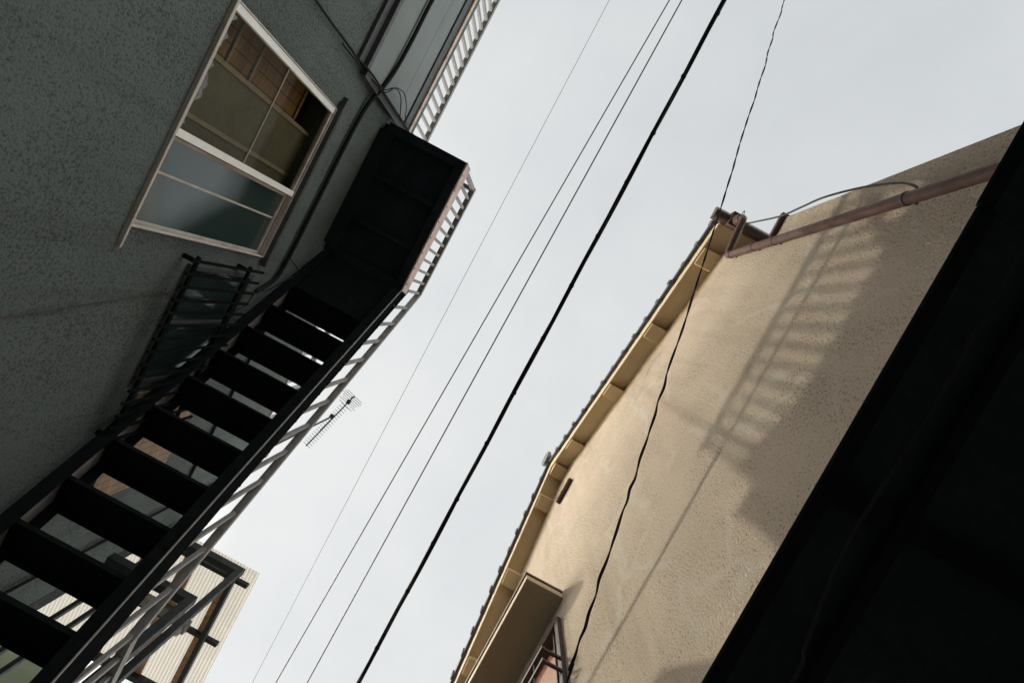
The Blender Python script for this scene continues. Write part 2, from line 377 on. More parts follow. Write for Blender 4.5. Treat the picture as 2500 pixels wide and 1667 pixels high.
# window two behind the grille
y0, y1, h0, h1 = W2
w2 = MB().box(-1.85, -1.775, y0, y1, h1 - .03, h1).box(-1.85, -1.775, y0, y1, h0, h0 + .03).box(-1.85, -1.775, y0, y0 + .03, h0 + .031, h1 - .031).box(-1.85, -1.775, y1 - .03, y1, h0 + .031, h1 - .031)
w2.box(-1.83, -1.79, .965, 1.0, h0 + .031, h1 - .031)
w2 = w2.build('window', 'trim', grey, .002)
MB().box(-1.815, -1.81, y0 + .031, .964, h0 + .031, h1 - .031).build('pane', 'frost', w2)
MB().box(-1.815, -1.81, 1.001, y1 - .031, h0 + .031, h1 - .031).build('pane', 'frost', w2)
gr = MB().box(-1.728, -1.71, .53, 1.72, 2.63, 2.65).box(-1.728, -1.71, .53, 1.72, 3.135, 3.155)
for yy in (.56, 1.66):
    for hh in (2.64, 3.145): gr.box(W - .01, -1.729, yy - .012, yy + .012, hh - .012, hh + .012)
gr = gr.build('window_grille', 'soot_steel', grey)
g0 = None
for k in range(15):
    if g0 is None: g0 = MB().box(-1.709, -1.697, .542, .558, 2.575, 3.285).build('grille_bar', 'soot_steel', gr)
    else: copy_part(g0, (0, .079 * k, 0), gr)
# electric bits on the wall
MB().box(W, -1.76, 2.70, 2.80, 3.45, 3.62).build('wall_plate', 'plate', grey)

rs = MB().box(-1.775, -1.762, 1.42, 2.17, 2.76, 3.36)
tag(rs.build('reed_screen', 'reed_out'), 'split-reed screen fixed to the grey wall behind the stair treads', 'screen')
cn = MB().box(-1.93, -1.81, YE + .02, YE + .12, G, 4.1)
tag(cn.build('drain_duct', 'black_steel', None, .004), 'black square duct standing at the corner of the grey building', 'duct')

# ------------------------------------------------------------------ outside stair
st = thing('steel_staircase', 'black steel outside stair with open treads and a landing, under the grey wall', 'staircase', -1.38, 2.3, G)
SL = 1.092
def hb(y): return 3.497 - SL * (y - .78)            # lower edge of the stringers
XO, XI = -1.02, -1.745
ytop, ybot = .275, 2.37
for nm, xa, xb, fa, fb in (('stringer', XO - .010, XO, XO - .068, XO - .011), ('stringer', XI, XI + .010, XI + .011, XI + .075)):
    m_ = MB().prism([(ytop, hb(ytop) - .0), (ybot, hb(ybot)), (ybot, hb(ybot) + .32), (ytop, min(hb(ytop) + .32, 4.20))], 0, xa, xb)
    d = Vector((0, ybot - ytop, hb(ybot) - hb(ytop)))
    for off in (.008, .31):
        p = Vector(((fa + fb) / 2, ytop, hb(ytop) + off)); m_.bar(p, p + d, abs(fb - fa), .010, up=(0, 1, 1))
    m_ = m_.build(nm, 'soot_steel', st)
    if xb == XO: MB().bar((XO + .003, ytop, hb(ytop) + .004), (XO + .003, ybot, hb(ybot) + .004), .006, .012, up=(0, 1, 1)).build('edge_strip', 'grey_steel', m_)
MB().prism([(ytop + .02, hb(ytop + .02) + .02), (ybot, hb(ybot) + .02), (ybot, hb(ybot) + .30), (ytop + .02, hb(ytop + .02) + .30)], 0, XI + .0101, XI + .0118).build('stringer_web', 'grey_steel', st)
GO, RI = .1745, .1905
t0 = MB()
def tread_mesh(mb, y, h):
    ymid = y + .106
    mb.box(XI + .012, XO - .012, y, y + .199, h + .024, h + .030)
    mb.box(XI + .012, XO - .012, y, y + .006, h, h + .0235).box(XI + .012, XO - .012, y + .193, y + .199, h + .004, h + .0235)
    for x in (XI + .09, XO - .13): mb.box(x, x + .025, y + .0065, y + .1925, h + .008, h + .0235)
    return mb
ty, th = .78 - 2 * GO, 3.588 + 2 * RI
tr0 = tread_mesh(MB(), ty, th).build('tread', 'soot_steel', st)
for k in range(1, 12): copy_part(tr0, (0, k * GO, -k * RI), st)
MB().bar((-1.38, .282, 4.10), (-1.38, .612, 3.782), .70, .008, up=(0, 1, 1)).build('closing_plate', 'soot_steel', st)
# landing
LY0, LY1, LH = -.915, .285, 4.10
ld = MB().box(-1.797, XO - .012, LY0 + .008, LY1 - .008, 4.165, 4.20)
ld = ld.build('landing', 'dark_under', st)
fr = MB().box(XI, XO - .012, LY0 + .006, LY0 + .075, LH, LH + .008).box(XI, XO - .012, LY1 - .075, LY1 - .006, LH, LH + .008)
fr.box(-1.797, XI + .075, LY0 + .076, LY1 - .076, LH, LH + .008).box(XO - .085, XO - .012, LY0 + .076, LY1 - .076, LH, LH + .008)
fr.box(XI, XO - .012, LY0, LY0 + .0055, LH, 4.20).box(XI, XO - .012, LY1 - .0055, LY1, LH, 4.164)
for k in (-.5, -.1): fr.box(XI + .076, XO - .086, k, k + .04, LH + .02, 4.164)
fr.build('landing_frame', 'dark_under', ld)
f_ = MB().box(XO - .0115, XO, LY0 - .002, LY1 + .002, LH - .002, 4.28).build('fascia', 'fascia', ld)
bo = MB()
for k in range(8):
    y = LY0 + .1 + k * .145; bo.tube([(XO, y, LH + .03), (XO + .004, y, LH + .03)], .006, 6)
bo.build('rivets', 'rust', ld)
# handrail: landing, slope, lower platform
def hr(y): return 4.158 - 1.085 * (y - .924)
RB = .05
yk = .267; yl = 2.46
rail = MB()
sec = lambda y, h: [(XO - RB, y, h - .05), (XO, y, h - .05), (XO, y, h), (XO - RB, y, h)]
ring = sec(LY0 + .02, hr(yk)) + sec(yk, hr(yk)) + sec(yl, hr(yl)) + sec(3.55, hr(yl))
fs = [(3, 2, 1, 0), (12, 13, 14, 15)] + [(4 * i + k, 4 * i + (k + 1) % 4, 4 * i + 4 + (k + 1) % 4, 4 * i + 4 + k) for i in range(3) for k in range(4)]
rail._add(ring, fs)
rail.box(XI + .3, XO - RB - .001, LY0 + .02, LY0 + .06, hr(yk) - .045, hr(yk) - .005)
rail = rail.build('handrail', 'grey_steel', st)
XB = XO - .025
def baluster(y, ha, hb_, w=.024): return MB().box(XB - w / 2, XB + w / 2, y - w / 2, y + w / 2, ha, hb_)
b0 = baluster(LY0 + .035, 4.20, hr(yk) - .052, .034).build('newel_post', 'grey_steel', st)
b1 = None
for k in range(11):
    y = LY0 + .14 + k * .1035
    if y > .24: break
    if b1 is None: b1 = baluster(y, 4.20, hr(yk) - .052).build('baluster', 'grey_steel', st)
    else: copy_part(b1, (0, k * .1035, 0), st)
b2 = None
for k in range(14):
    y = .262 + k * .167
    if y > 2.44: break
    if b2 is None: b2 = baluster(y, hb(y) + .30, hr(y) - .055).build('baluster', 'grey_steel', st)
    else: copy_part(b2, (0, k * .167, -k * .167 * 1.0885), st)
# lower platform, just out of frame, with its posts
PH = 1.86
pl = MB().box(XI, XO - .012, 2.38, 3.5, PH - .03, PH).box(XI, XO, 2.372, 2.379, PH - .12, PH).box(XO - .0115, XO, 2.38, 3.5, PH - .12, PH + .01).box(XI, XO, 3.501, 3.51, PH - .12, PH)
pl.build('platform', 'black_steel', st)
b3 = None
for k in range(9):
    y = 2.56 + k * .11
    if b3 is None: b3 = baluster(y, PH + .011, hr(yl) - .052).build('baluster', 'grey_steel', st)
    else: copy_part(b3, (0, k * .11, 0), st)
for x in (XO - .06, XI + .05):
    MB().box(x - .03, x + .03, 3.40, 3.46, G, PH - .031).build('post', 'black_steel', st)
tr1 = tread_mesh(MB(), 3.52, PH - .23).build('tread', 'black_steel', st)
for k in range(1, 17): copy_part(tr1, (0, k * GO, -k * RI), st)
for xa, xb in ((XO - .010, XO), (XI, XI + .010)):
    MB().prism([(3.511, PH - .30), (3.52 + 17.6 * GO, G), (3.52 + 18.6 * GO, G), (3.511, PH)], 0, xa, xb).build('stringer', 'black_steel', st)

# ------------------------------------------------------------------ beige house (photo's right)
B = 1.3; RY = 1.42; SLP = .49; YN = -1.36; YF = 4.2
def soff(y): return 5.925 - SLP * abs(y - RY)
house = thing('beige_house', 'beige stucco house with a tiled gable roof above the alley', 'house', 4, 1.4, G)
WR = (1.86, 3.3, 2.1, 3.64)
mb = MB(); wall_x(mb, B, B + .18, YN, YF, G, 4.30, [WR])
yn, yf = YN, YF
gp = [(yn, 4.30), (yf, 4.30), (yf, soff(yf) + .01), (RY, soff(RY) + .01), (yn, soff(yn) + .01)]
for xx in (B, B + .18): mb._add([(xx, *p) for p in gp], [tuple(range(5))])
o = mb.build('wall', 'beige_stucco', house); weld(o)
mb = MB(); mb.box(B + .181, 7.5, YN, YN + .18, G, 4.5).box(B + .181, 7.5, YF - .18, YF, G, 4.5).box(7.32, 7.5, YN + .181, YF - .181, G, 4.5)
mb.build('wall', 'beige_stucco', house)
# wing wall with its capping
wg = MB().box(B + .003, 3.0, YN - .165, YN - .002, G, 3.60).build('wing_wall', 'beige_stucco', house)
MB().box(B - .03, 3.03, YN - .19, YN - .001, 3.602, 3.64).build('capping', 'pipe_dark', wg, .003)
# roof: boxed soffit slab, barge board, tiles
XBG = 1.12
def slab(mb, lo, hi, xa, xb, ya=-1.57, yb=4.41):
    mb.prism([(ya, soff(ya) + lo), (RY, soff(RY) + lo), (yb, soff(yb) + lo), (yb, soff(yb) + hi), (RY, soff(RY) + hi), (ya, soff(ya) + hi)], 0, xa, xb)
    return mb
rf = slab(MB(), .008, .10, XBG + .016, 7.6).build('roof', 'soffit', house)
slab(MB(), -.012, .135, XBG, XBG + .015).build('barge_board', 'edge', rf)
slab(MB(), .1005, .13, XBG + .0155, 7.62, -1.60, 4.44).build('roof_deck', 'tile', rf)
for y in (-1.27, -.489, .248, 1.038, 1.80, 2.60, 3.43):
    sgn = -1 if y > RY else 1
    yy0, yy1 = y - .075, y + .075
    MB().prism([(yy0, soff(yy0) - .04), (yy1, soff(yy1) - .04), (yy1, soff(yy1) + .006), (yy0, soff(yy0) + .006)], 0, XBG + .017, B + .005).build('purlin_end', 'soffit', rf, .003)
MB().prism([(RY - .08, soff(RY) - .085), (RY + .08, soff(RY) - .085), (RY + .08, soff(RY + .08) + .006), (RY, soff(RY) + .006), (RY - .08, soff(RY - .08) + .006)], 0, XBG + .017, B + .005).build('purlin_end', 'soffit', rf, .003)
# verge tiles: overlapping steps down both slopes, body of roof as rows
vt = MB()
for sgn in (-1, 1):
    n = 15; ext = 3.0
    for k in range(n):
        d0, d1 = k * ext / n + .01, (k + 1) * ext / n + .035
        ya, yb = RY + sgn * d0, RY + sgn * d1
        ha, hb2 = soff(ya) + .131, soff(yb) + .155
        # hanging verge lip and raised nose
        vt.prism([(ya, ha - .02), (yb, hb2 - .045), (yb, hb2 + .022), (ya, ha + .022)], 0, XBG - .035, XBG + .25)
        yc = RY + sgn * (d1 - .05)
        jt = random.uniform(-.008, .008)
        vt.prism([(yc, soff(yc) + .10), (yb, soff(yb) + .10), (yb, hb2 + .036 + jt), (yc, hb2 + .040 + jt)], 0, XBG - .046 + jt, XBG + .03)
vt.build('verge_tiles', 'tile', rf, .006)
rows = MB()
for sgn in (-1, 1):
    n = 15; ext = 3.0
    for k in range(n):
        d0, d1 = k * ext / n + .01, (k + 1) * ext / n + .03
        ya, yb = RY + sgn * d0, RY + sgn * d1
        rows.prism([(ya, soff(ya) + .132), (yb, soff(yb) + .15), (yb, soff(yb) + .18), (ya, soff(ya) + .16)], 0, XBG + .252, 7.64)
rows.build('roof_tiles', 'tile', rf)
rd = MB().tube([(XBG - .03, RY, soff(RY) + .20), (7.64, RY, soff(RY) + .20)], .08, 14).build('ridge', 'tile', rf)
re = MB(); n = 20
prof = [(RY + .10 * math.cos(2 * math.pi * k / n), soff(RY) + .235 + .10 * math.sin(2 * math.pi * k / n)) for k in range(n)]
re.prism(prof, 0, XBG - .075, XBG - .032)
re.build('ridge_end_tile', 'tile_end', rf, .008)
# eaves gutter (runs away from the alley), funnel and downpipe
GY, GH = -1.63, 4.40
gt = MB(); ns = 12; R_ = .052
prof = [(GY + R_ * math.cos(math.pi + math.pi * k / ns), GH + .045 + R_ * math.sin(math.pi + math.pi * k / ns) * 1.0) for k in range(ns + 1)]
prof = [(GY - R_, GH + .085)] + prof + [(GY + R_, GH + .085), (GY + R_ - .006, GH + .085)] + [(GY + (R_ - .006) * math.cos(2 * math.pi - math.pi * k / ns), GH + .045 + (R_ - .006) * math.sin(2 * math.pi - math.pi * k / ns)) for k in range(ns + 1)] + [(GY - R_ + .006, GH + .085)]
gt.prism(prof, 0, 1.03, 7.6)
gt.prism([(GY - R_ + .007, GH + .084)] + [(GY + (R_ - .007) * math.cos(math.pi + math.pi * k / ns), GH + .045 + (R_ - .007) * math.sin(math.pi + math.pi * k / ns)) for k in range(ns + 1)] + [(GY + R_ - .007, GH + .084)], 0, 1.031, 1.036)
gt = gt.build('gutter', 'pipe_dark', house)
fu = MB(); fx = 1.225
fu.box(fx - .06, fx + .06, GY - .062, GY + .062, GH - .035, GH + .05)
fu.tube([(fx, GY, GH - .036), (fx, GY, GH - .085)], [.052, .034], 14).tube([(fx, GY, GH - .086), (fx, GY, GH - .11)], .037, 14)
fu.build('rain_head', 'pipe', gt, .004)
PX, PY, PR = 1.248, -1.275, .0295
pts = [(fx, GY, GH - .105), (fx, GY, GH - .135), (fx + .001, GY + .012, GH - .158), (fx + .002, GY + .035, GH - .170)]
pts += [(PX - .005, PY - .045, 4.212), (PX - .002, PY - .02, 4.205), (PX, PY - .005, 4.19), (PX, PY, 4.16), (PX, PY, 3.0), (PX, PY, G + .05)]
dp = MB().tube(pts, PR, 16).build('downpipe', 'pipe', house)
for h in (4.12, 3.72, 3.42, 2.26, .6):
    bb = MB().tube([(PX, PY, h - .006), (PX, PY, h + .006)], PR + .0035, 18); bb.box(PX + PR, B - .001, PY - .005, PY + .005, h - .005, h + .005)
    bb.build('pipe_band', 'band', dp)
# window hood
HY0, HY1 = 1.79, 3.6
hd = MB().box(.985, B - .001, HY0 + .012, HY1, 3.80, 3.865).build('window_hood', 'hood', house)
MB().box(.975, .984, HY0 + .004, HY1, 3.806, 3.865).box(.985, B - .001, HY0 + .004, HY0 + .0115, 3.806, 3.865).build('hood_edge', 'edge', hd)
MB().box(.962, B - .002, HY0 - .006, HY1, 3.867, 3.892).build('hood_flashing', 'bronze', hd, .003)
# reddish shuttered window and its guard
y0, y1, h0, h1 = WR
wr = MB()
wr.box(1.265, 1.36, y0, y0 + .045, h0, h1).box(1.265, 1.36, y0 + .046, y1, h1 - .04, h1).box(1.265, 1.36, y0 + .046, y1, h0, h0 + .04).box(1.265, 1.36, y1 - .045, y1, h0 + .041, h1 - .041)
wr.box(1.29, 1.34, y0 + .065, y0 + .082, h0 + .041, h1 - .041).box(1.29, 1.34, y0 + .105, y0 + .117, h0 + .041, h1 - .041)
wr = wr.build('window', 'bronze', house, .002)
sh = MB().box(1.345, 1.35, y0 + .046, y1 - .046, h0 + .041, h1 - .041)
sh = sh.build('shutter', 'shutter', wr)
gd = MB()
for h in (3.17, 3.054, 2.35):
    gd.box(1.115, 1.137, y0 - .01, y1 + .1, h - .011, h + .011).box(1.138, 1.265, y0 - .005, y0 + .014, h - .009, h + .009).box(1.138, 1.265, y1 - .02, y1, h - .009, h + .009)
gd = gd.build('window_guard', 'bronze', house)
r0 = None
for k in range(10):
    if r0 is None: r0 = MB().tube([(1.126, y0 + .12, 2.36), (1.126, y0 + .12, 3.16)], .005, 8).build('guard_rod', 'bronze', gd)
    else: copy_part(r0, (0, k * .135, 0), gd)
# rusty vent bracket high on the gable
vb = MB()
for dh in (-.022, .022): vb.box(B - .045, B - .03, 1.31, 1.615, 5.385 + dh - .006, 5.385 + dh + .006)
vb.box(B - .03, B - .001, 1.31, 1.615, 5.36, 5.41)
for k in range(4):
    y = 1.34 + k * .08; vb.box(B - .05, B - .001, y - .005, y + .005, 5.35, 5.42)
vb.build('vent_grille', 'rust', house, .002)
# low dark awning over the alley side
AX = .682
aw = MB().prism([(AX, 1.0), (B - .002, 1.03), (B - .002, 1.16), (AX, 1.006)], 1, -.615, 3.6)
aw.prism([(AX - .003, 1.0), (B - .002, 1.035), (B - .002, 1.165), (AX - .003, 1.006)], 1, -2.6, -.617)
aw = aw.build('awning', 'dark_under', house)
lip = MB().box(AX - .004, AX + .03, -.614, 3.6, .988, .998).box(AX - .009, AX + .02, -2.6, -.618, .988, .998)
lip.build('awning_lip', 'soot_steel', aw)
ab = MB()
for y in (-.02, 1.4, -1.5): ab.box(AX + .01, B - .01, y, y + .05, .985, 1.0)
ab.box(.84, .87, -2.5, 3.5, .972, .984)
ab.build('awning_batten', 'soot_steel', aw)

# ------------------------------------------------------------------ corrugated canopy beyond the grey building
cp = thing('canopy', 'pale corrugated translucent canopy on a black steel frame past the stair', 'canopy', -1.1, 2.95, G)
cs = MB(); pitch = .030; x0, x1 = -3.1, -.985; sub = 8
n = int((x1 - x0) / pitch * sub); Y0, Y1 = 2.985, 4.36; ch = 4.0
vs = []
for k in range(n + 1):
    x = x0 + k * pitch / sub; z = ch + .002 + .002 * math.cos(2 * math.pi * x / pitch)
    vs += [(x, Y0, z), (x, Y1, z)]
cs._add(vs, [(2 * k, 2 * k + 2, 2 * k + 3, 2 * k + 1) for k in range(n)], True)
cs.build('corrugated_sheet', 'sheet', cp)
for (xa, xb, ya, yb, ha, hb3) in ((-3.0, -1.095, 2.975, 3.03, 3.885, 3.955), (-3.0, -1.02, 3.10, 3.135, 3.955, 3.994), (-3.0, -1.02, 3.685, 3.72, 3.955, 3.994), (-3.0, -1.02, 4.285, 4.335, 3.94, 3.994)):
    MB().box(xa, xb, ya, yb, ha, hb3).build('beam', 'black_steel', cp, .002)
MB().box(-1.165, -1.125, 3.031, 4.36, 3.90, 3.954).build('beam', 'black_steel', cp, .002)
for (x, y, w, ht) in ((-1.11, 2.95, .05, 3.884), (-1.105, 2.735, .06, 3.14), (-1.745, 3.06, .03, 3.95), (-1.63, 3.06, .03, 3.95), (-2.95, 4.30, .05, 3.94)):
    MB().box(x - w / 2, x + w / 2, y - w / 2, y + w / 2, G - .07, ht).build('post', 'black_steel', cp, .002)
MB().box(-1.72, -1.136, 2.705, 2.765, 3.08, 3.14).build('beam', 'black_steel', cp, .002)
MB().box(-3.0, -1.40, 3.60, 3.68, 3.93, 3.99).build('board', 'olive', cp)
# weathered planks lying on the sheet show through it
for (xa, xb) in ((-1.235, -1.175), (-1.62, -1.50), (-1.955, -1.90)):
    MB().box(xa, xb, Y0 + .05, Y1 - .05, 3.982, 3.9935).build('plank', 'plank', cp)
MB().box(-4.0, -2.27, 4.70, 4.715, 1.4, 4.15).build('side_screen', 'screen', cp)
fl = thing('floodlight', 'small grey floodlight clamped under the corrugated canopy', 'lamp', -1.32, 3.63, 3.80)
MB().box(-1.40, -1.29, 3.58, 3.68, 3.86, 3.935).build('lamp_housing', 'lamp_body', fl, .01)
MB().tube([(-1.345, 3.63, 3.858), (-1.345, 3.63, 3.815)], [.032, .045], 14).build('lamp_face', 'lamp_glass', fl)
MB().box(-1.36, -1.33, 3.66, 3.70, 3.92, 3.956).build('bracket', 'black_steel', fl)

for o_ in list(cp.children): o_.location.z += .07           # whole canopy sits a hand higher
fl.location.z += .07
# ------------------------------------------------------------------ television aerial on the grey roof
AH = 7.35; k_ = AH / 6.5
bx0, by0, bx1, by1 = -1.81 * k_, 2.889 * k_, -1.545 * k_, 1.992 * k_
AMX, AMY = -1.682 * k_, 2.349 * k_ + .02
an = thing('tv_antenna', 'black television aerial on a mast above the stair rail', 'antenna', AMX, AMY, TOP)
MB().tube([(AMX, AMY, TOP - .05), (AMX, AMY, AH + .03)], .014, 10).build('mast', 'black_steel', an)
bd = Vector((bx1 - bx0, by1 - by0, 0)); bl_ = bd.length; bd.normalize(); bs = Vector((bd.y, -bd.x, 0))
A0 = Vector((bx0, by0, AH))
MB().tube([A0, A0 + bd * bl_], .010, 8).build('boom', 'black_steel', an)
MB().tube([A0 + bd * .35 + Vector((0, 0, -.06)), A0 + bd * .55 + Vector((0, 0, -.055)), A0 + bd * .72], .007, 8).build('boom_brace', 'black_steel', an)
for k in range(19):
    t = .02 + k * (bl_ * .80) / 18; hl = .072
    p = A0 + bd * t; MB().tube([p - bs * hl, p + bs * hl], .0035, 6).build('director', 'black_steel', an)
for k, (t, hl) in enumerate(((.83, .13), (.87, .16), (.90, .13), (.94, .15), (.97, .17), (1.0, .15))):
    for dz in (-.03, .06) if k > 2 else (0,):
        p = A0 + bd * bl_ * t + Vector((0, 0, dz)); MB().tube([p - bs * hl, p + bs * hl], .0035, 6).build('reflector', 'black_steel', an)
p = A0 + bd * bl_ * .90; q = A0 + bd * bl_ * .99
mb = MB().bar(p - Vector((0, 0, .03)), p + Vector((0, 0, .035)), .06, .05).bar(q - Vector((0, 0, .05)), q + Vector((0, 0, .07)), .02, .02)
mb.build('feed_box', 'black_steel', an)
mb = MB().box(AMX - .03, AMX + .03, AMY - .03, AMY + .03, AH - .02, AH + .035); mb.build('clamp', 'black_steel', an)

# ------------------------------------------------------------------ wires over the alley
def wire_curve(p, q, sag, n=40):
    p, q = Vector(p), Vector(q)
    return [p.lerp(q, t / n) - Vector((0, 0, sag * 4 * (t / n) * (1 - t / n))) for t in range(n + 1)]
def strung(name, x_of, h, r, label, ya=-16, yb=18, n=40):
    pts = []
    for k in range(n + 1):
        y = ya + (yb - ya) * k / n
        pts.append((x_of(y), y, h + .0012 * (y - 1) ** 2))
    return tag(MB().tube(pts, r, 8).build(name, 'wire'), label, 'wire', 'thin wires strung over the alley')
s7 = 7.0 / 4.5
strung('overhead_wire', lambda y: -.675 * s7, 7.0, .0030, 'hair-thin wire strung closest to the stair side')
strung('overhead_wire', lambda y: (-.318 - .0373 * y / s7) * s7, 7.0, .0085, 'thin black wire, second from the stair, nearer the hair-thin one')
strung('overhead_wire', lambda y: (-.150 - .0142 * y / s7) * s7, 7.0, .0095, 'thin black wire running next to the thick tied cable')
tc = thing('bundled_cable', 'thick black telephone cable bundle with ties along it', 'cable', .184, 0, 3.65)
CX = .184; CH = 3.65
for ph, rr, off in ((0, .0115, .0055), (math.pi * .7, .0073, .012), (math.pi * 1.35, .0060, .011)):
    pts = []
    for k in range(161):
        y = -10 + 22 * k / 160; a = ph + y * 2.1
        pts.append((CX + off * math.cos(a), y, CH + .0008 * y * y + off * math.sin(a) * .7))
    MB().tube(pts, rr, 8).build('strand', 'cable', tc)
for k in range(26):
    y = -5.63 + k * .44 + random.uniform(-.04, .04); z = CH + .0008 * y * y
    MB().tube([(CX, y - .010, z), (CX, y + .010, z)], .0182, 10).build('cable_tie', 'cable', tc)

# twisted service drop falling towards the beige house
sp = [(.55, -5.2, 5.15), (.55, -3.9, 4.30)] + [(0.55, -2.833, 3.6), (0.55, -2.632, 3.451), (0.55, -2.433, 3.351), (0.55, -2.314, 3.251), (0.55, -2.174, 3.169), (0.55, -2.008, 3.033), (0.55, -1.883, 2.961), (0.55, -1.782, 2.896), (0.55, -1.669, 2.815), (0.55, -1.551, 2.751), (0.55, -1.401, 2.656), (0.55, -1.319, 2.603), (0.55, -1.194, 2.513), (0.55, -1.121, 2.459), (0.55, -0.999, 2.382), (0.55, -0.891, 2.309), (0.55, -0.412, 2.004), (0.55, -0.252, 1.9), (0.55, -0.088, 1.815), (0.55, -0.024, 1.756), (0.55, 0.032, 1.738), (0.55, 0.073, 1.697), (0.55, 0.131, 1.665), (0.55, 0.165, 1.641), (0.55, 0.221, 1.615), (0.55, 0.252, 1.588), (0.55, 0.282, 1.563), (0.55, 0.318, 1.558), (0.55, 0.348, 1.528), (0.55, 0.384, 1.516), (0.55, 0.435, 1.482), (0.55, 0.471, 1.461), (0.55, 0.514, 1.435), (0.55, 0.567, 1.417), (0.55, 0.598, 1.38), (0.55, 0.642, 1.363), (0.55, 0.675, 1.335), (0.55, 0.708, 1.327), (0.55, 0.739, 1.303), (0.55, 0.776, 1.289), (0.55, 0.796, 1.264)] + [(.56, 1.3, 1.02), (.62, 2.2, .68)]
def catmull(P, n=14):
    P = [Vector(p) for p in P]; out = []
    for i in range(len(P) - 1):
        a, b, c, d = P[max(i - 1, 0)], P[i], P[i + 1], P[min(i + 2, len(P) - 1)]
        for k in range(n):
            t = k / n
            out.append(.5 * ((2 * b) + (c - a) * t + (2 * a - 5 * b + 4 * c - d) * t * t + (3 * b - a - 3 * c + d) * t ** 3))
    return out + [P[-1]]
path = catmull(sp, 8)
acc = 0; s_len = [0]
for a, b in zip(path, path[1:]): acc += (b - a).length; s_len.append(acc)
sv = MB()
for ph in (0, math.pi):
    pts = []
    for p, l in zip(path, s_len):
        a = ph + l * 2 * math.pi / .27
        pts.append(p + Vector((math.cos(a), .3 * math.sin(a), .6 * math.sin(a))) * .0023)
    sv.tube(pts, .0026, 6)
tag(sv.build('service_drop', 'cable'), 'twisted black service wire sagging in front of the beige wall', 'wire')

def small_cable(name, pts, r, mat, label, smooth=True):
    return tag(MB().tube(catmull(pts, 8) if smooth else pts, r, 8).build(name, mat), label, 'cable')
# cables on the grey wall
cw = [(-1.735, -4.2, 3.80), (-1.735, -2.3, 3.79), (-1.735, -1.742, 3.765), (-1.735, -1.45, 3.765), (-1.738, -1.2, 3.75), (-1.75, -1.02, 3.715), (-1.772, -.85, 3.675), (-1.776, -.6, 3.655), (-1.776, -.1, 3.655), (-1.776, .30, 3.655), (-1.776, .52, 3.64), (-1.776, .62, 3.60), (-1.776, .72, 3.45)]
small_cable('wall_cable', cw, .016, 'cable', 'thick black cable clipped along the grey wall above the big window')
small_cable('wall_cable', [(-1.781, -.965, 1.4), (-1.781, -.975, 2.65), (-1.781, -.99, 3.05), (-1.779, -1.0, 3.30)] + [(-1.732, -1.0, 3.45), (-1.732, -1.004, 3.9), (-1.732, -1.01, 4.45), (-1.735, -.99, 4.7)], .0075, 'cable', 'slim dark cable rising straight up the grey wall to the cladding corner')
small_cable('wall_cable', [(-1.775, -.96, 3.05), (-1.77, -.985, 3.45), (-1.722, -.985, 3.62), (-1.72, -.992, 4.2), (-1.72, -.985, 4.55)], .006, 'cable', 'second slim cable beside the riser at the cladding corner')
small_cable('cable_loop', [(-1.74, -.985, 3.66), (-1.70, -1.02, 3.69), (-1.69, -1.065, 3.74), (-1.69, -1.095, 3.84), (-1.70, -1.095, 3.94), (-1.71, -1.07, 4.04), (-1.725, -.985, 4.20)], .004, 'cable', 'thin black wire looping off the cladding, the smaller of two loops')
small_cable('cable_loop', [(-1.74, -.98, 3.67), (-1.70, -1.01, 3.71), (-1.69, -1.075, 3.76), (-1.69, -1.115, 3.86), (-1.69, -1.13, 3.98), (-1.70, -1.09, 4.15), (-1.72, -1.04, 4.27), (-1.73, -1.03, 4.40)], .004, 'cable', 'thin black wire looping off the cladding, the wider of two loops')
small_cable('wall_wire', [(-1.79, 1.05, 1.2), (-1.79, .945, 1.84), (-1.79, .86, 2.255), (-1.79, .785, 2.66), (-1.765, .74, 2.86)], .0035, 'old_cable', 'faint thin wire crossing the bare grey wall to the window grille')
small_cable('wall_wire', [(-1.77, .42, 3.65), (-1.72, .50, 3.78), (-1.70, .58, 3.60), (-1.70, .66, 3.45), (-1.71, .70, 3.32), (-1.72, .80, 3.30), (-1.71, .86, 3.18), (-1.69, .95, 3.14)], .004, 'cable', 'black wire drooping from the wall cable onto the window grille')
small_cable('wall_conduit', [(-1.785, .95, 3.85), (-1.785, 1.5, 3.84), (-1.785, 2.6, 3.83)], .012, 'cable', 'dark conduit along the upper grey wall glimpsed between the treads')
small_cable('wall_conduit', [(-1.785, 2.62, G), (-1.785, 2.62, 2.0), (-1.785, 2.62, 4.5)], .010, 'cable', 'upright dark conduit near the far corner of the grey wall')
# cable slung from the gutter to the wing wall
small_cable('gutter_cable', [(1.27, -1.60, 4.27), (1.26, -1.55, 3.95), (1.255, -1.50, 3.56), (1.25, -1.50, 3.3), (1.25, -1.505, 3.06), (1.25, -1.462, 2.70), (1.255, -1.40, 2.40), (1.26, -1.345, 2.27), (1.262, -1.30, 2.23), (1.27, -1.285, 2.16)], .0065, 'old_cable', 'weathered cable slung from the gutter end down to the brown downpipe')
lp = [(1.225 + .018 * math.cos(a), -1.645 + .03 * math.sin(a) - .03, 4.31 + .035 * math.cos(a)) for a in [k * math.pi / 6 for k in range(25)]]
small_cable('wire_coil', lp, .003, 'cable', 'small coil of wire hooked under the gutter')
small_cable('awning_cable', [(.74, -1.8, .955), (.745, -1.0, .955), (.758, -.5, .95), (.765, -.212, .95), (.752, -.01, .945), (.757, .12, .95), (.78, .30, .945), (.80, .40, .95), (.80, 1.0, .95), (.79, 2.5, .95)], .0045, 'dull_wire', 'slack grey cable running along the underside of the dark awning')

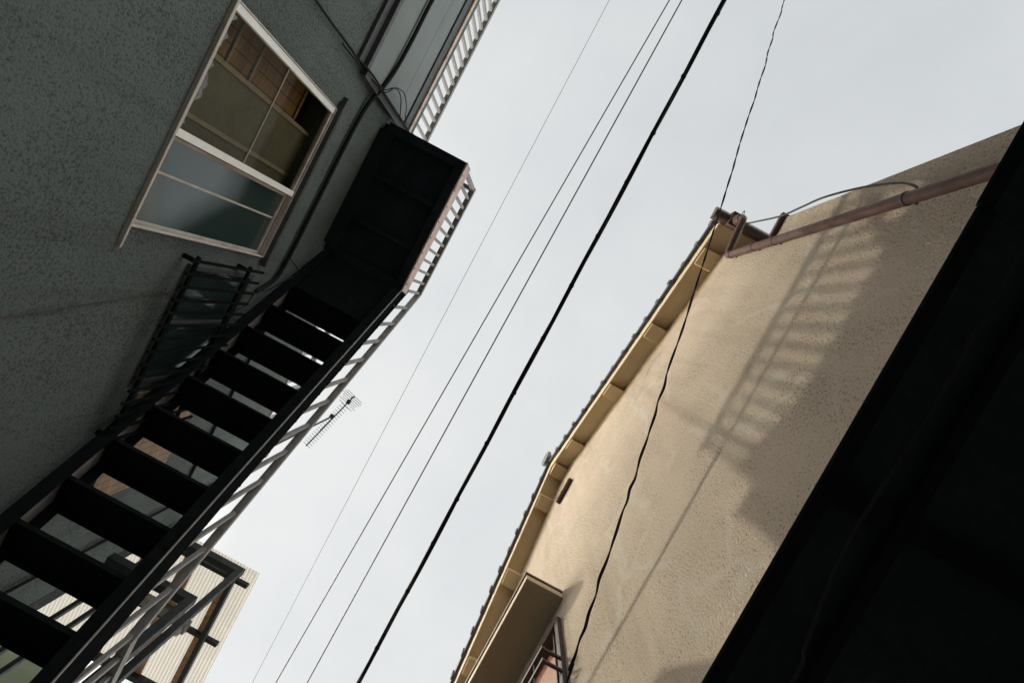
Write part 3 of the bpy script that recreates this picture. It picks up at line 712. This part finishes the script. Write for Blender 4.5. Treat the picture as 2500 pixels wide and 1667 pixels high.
# ------------------------------------------------------------------ sun, sky
SUN = Vector((-1, .82, .82)).normalized()          # direction towards the sun
el = math.asin(SUN.z); az = math.atan2(SUN.x, SUN.y)
ld_ = bpy.data.lights.new('sun', 'SUN'); ld_.energy = 2.45; ld_.angle = RAD(.75); ld_.color = (1, .96, .80)
so = bpy.data.objects.new('sun', ld_); COL.objects.link(so)
so.rotation_euler = (-SUN).to_track_quat('-Z', 'Y').to_euler(); so.location = SUN * 30
w = bpy.data.worlds.new('World'); sc.world = w; w.use_nodes = True
nt = w.node_tree; nt.nodes.clear()
out = nt.nodes.new('ShaderNodeOutputWorld'); bg = N(nt, 'ShaderNodeBackground', Strength=.1)
sky = nt.nodes.new('ShaderNodeTexSky'); sky.sky_type = 'NISHITA'; sky.sun_disc = False
sky.sun_elevation = el; sky.sun_rotation = az
tc_ = nt.nodes.new('ShaderNodeTexCoord')
dirv = tc_.outputs['Generated']
cl = noise(nt, 2.8, 7, .56, dirv)
dt = N(nt, 'ShaderNodeVectorMath', operation='DOT_PRODUCT'); L(nt, dirv, dt.inputs[0]); dt.inputs[1].default_value = tuple(SUN)
glow = ramp(nt, dt.outputs['Value'], .05, 1.0, (0, 0, 0), (1, 1, 1))
thin = mixrgb(nt, glow.outputs[0], (7.1, 7.35, 7.42), (9.4, 9.45, 9.3))
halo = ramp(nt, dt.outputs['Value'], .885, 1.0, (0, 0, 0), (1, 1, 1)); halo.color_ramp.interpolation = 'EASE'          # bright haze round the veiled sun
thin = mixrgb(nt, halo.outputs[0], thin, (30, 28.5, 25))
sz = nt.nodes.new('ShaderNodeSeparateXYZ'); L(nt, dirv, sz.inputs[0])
low = ramp(nt, sz.outputs['Z'], .22, .62, (6.2, 5.9, 5.4), (1, 1, 1)); low.color_ramp.interpolation = 'EASE'   # unseen low sky, brightness added to lift the shaded walls
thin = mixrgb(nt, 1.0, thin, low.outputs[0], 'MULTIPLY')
cloud = mixrgb(nt, ramp(nt, cl, .3, .7, (0, 0, 0), (1, 1, 1)).outputs[0], mixrgb(nt, 1.0, thin, (.915, .925, .945), 'MULTIPLY'), mixrgb(nt, 1.0, thin, (1.04, 1.04, 1.035), 'MULTIPLY'))
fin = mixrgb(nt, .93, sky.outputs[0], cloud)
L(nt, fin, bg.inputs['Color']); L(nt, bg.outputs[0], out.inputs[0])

# ------------------------------------------------------------------ camera: looking straight up, rolled
Rwc = Matrix(((.88232108, -.46991861, .02619183), (-.47064148, -.88123407, .04385335), (.00247363, -.0510197, -.99869458)))
cd = bpy.data.cameras.new('camera'); cd.sensor_width = 36; cd.lens = 36 * 1200 / 2500; cd.clip_start = .05; cd.clip_end = 1000
co = bpy.data.objects.new('camera', cd); COL.objects.link(co)
co.matrix_world = Matrix.Translation((0, 0, EYE)) @ Rwc.transposed().to_4x4()
sc.camera = co
sc.view_settings.view_transform = 'Standard'; sc.view_settings.look = 'None'
sc.view_settings.exposure = 0; sc.view_settings.gamma = 1
sc.cycles.max_bounces = 8; sc.cycles.transparent_max_bounces = 12
sc.cycles.use_denoising = True
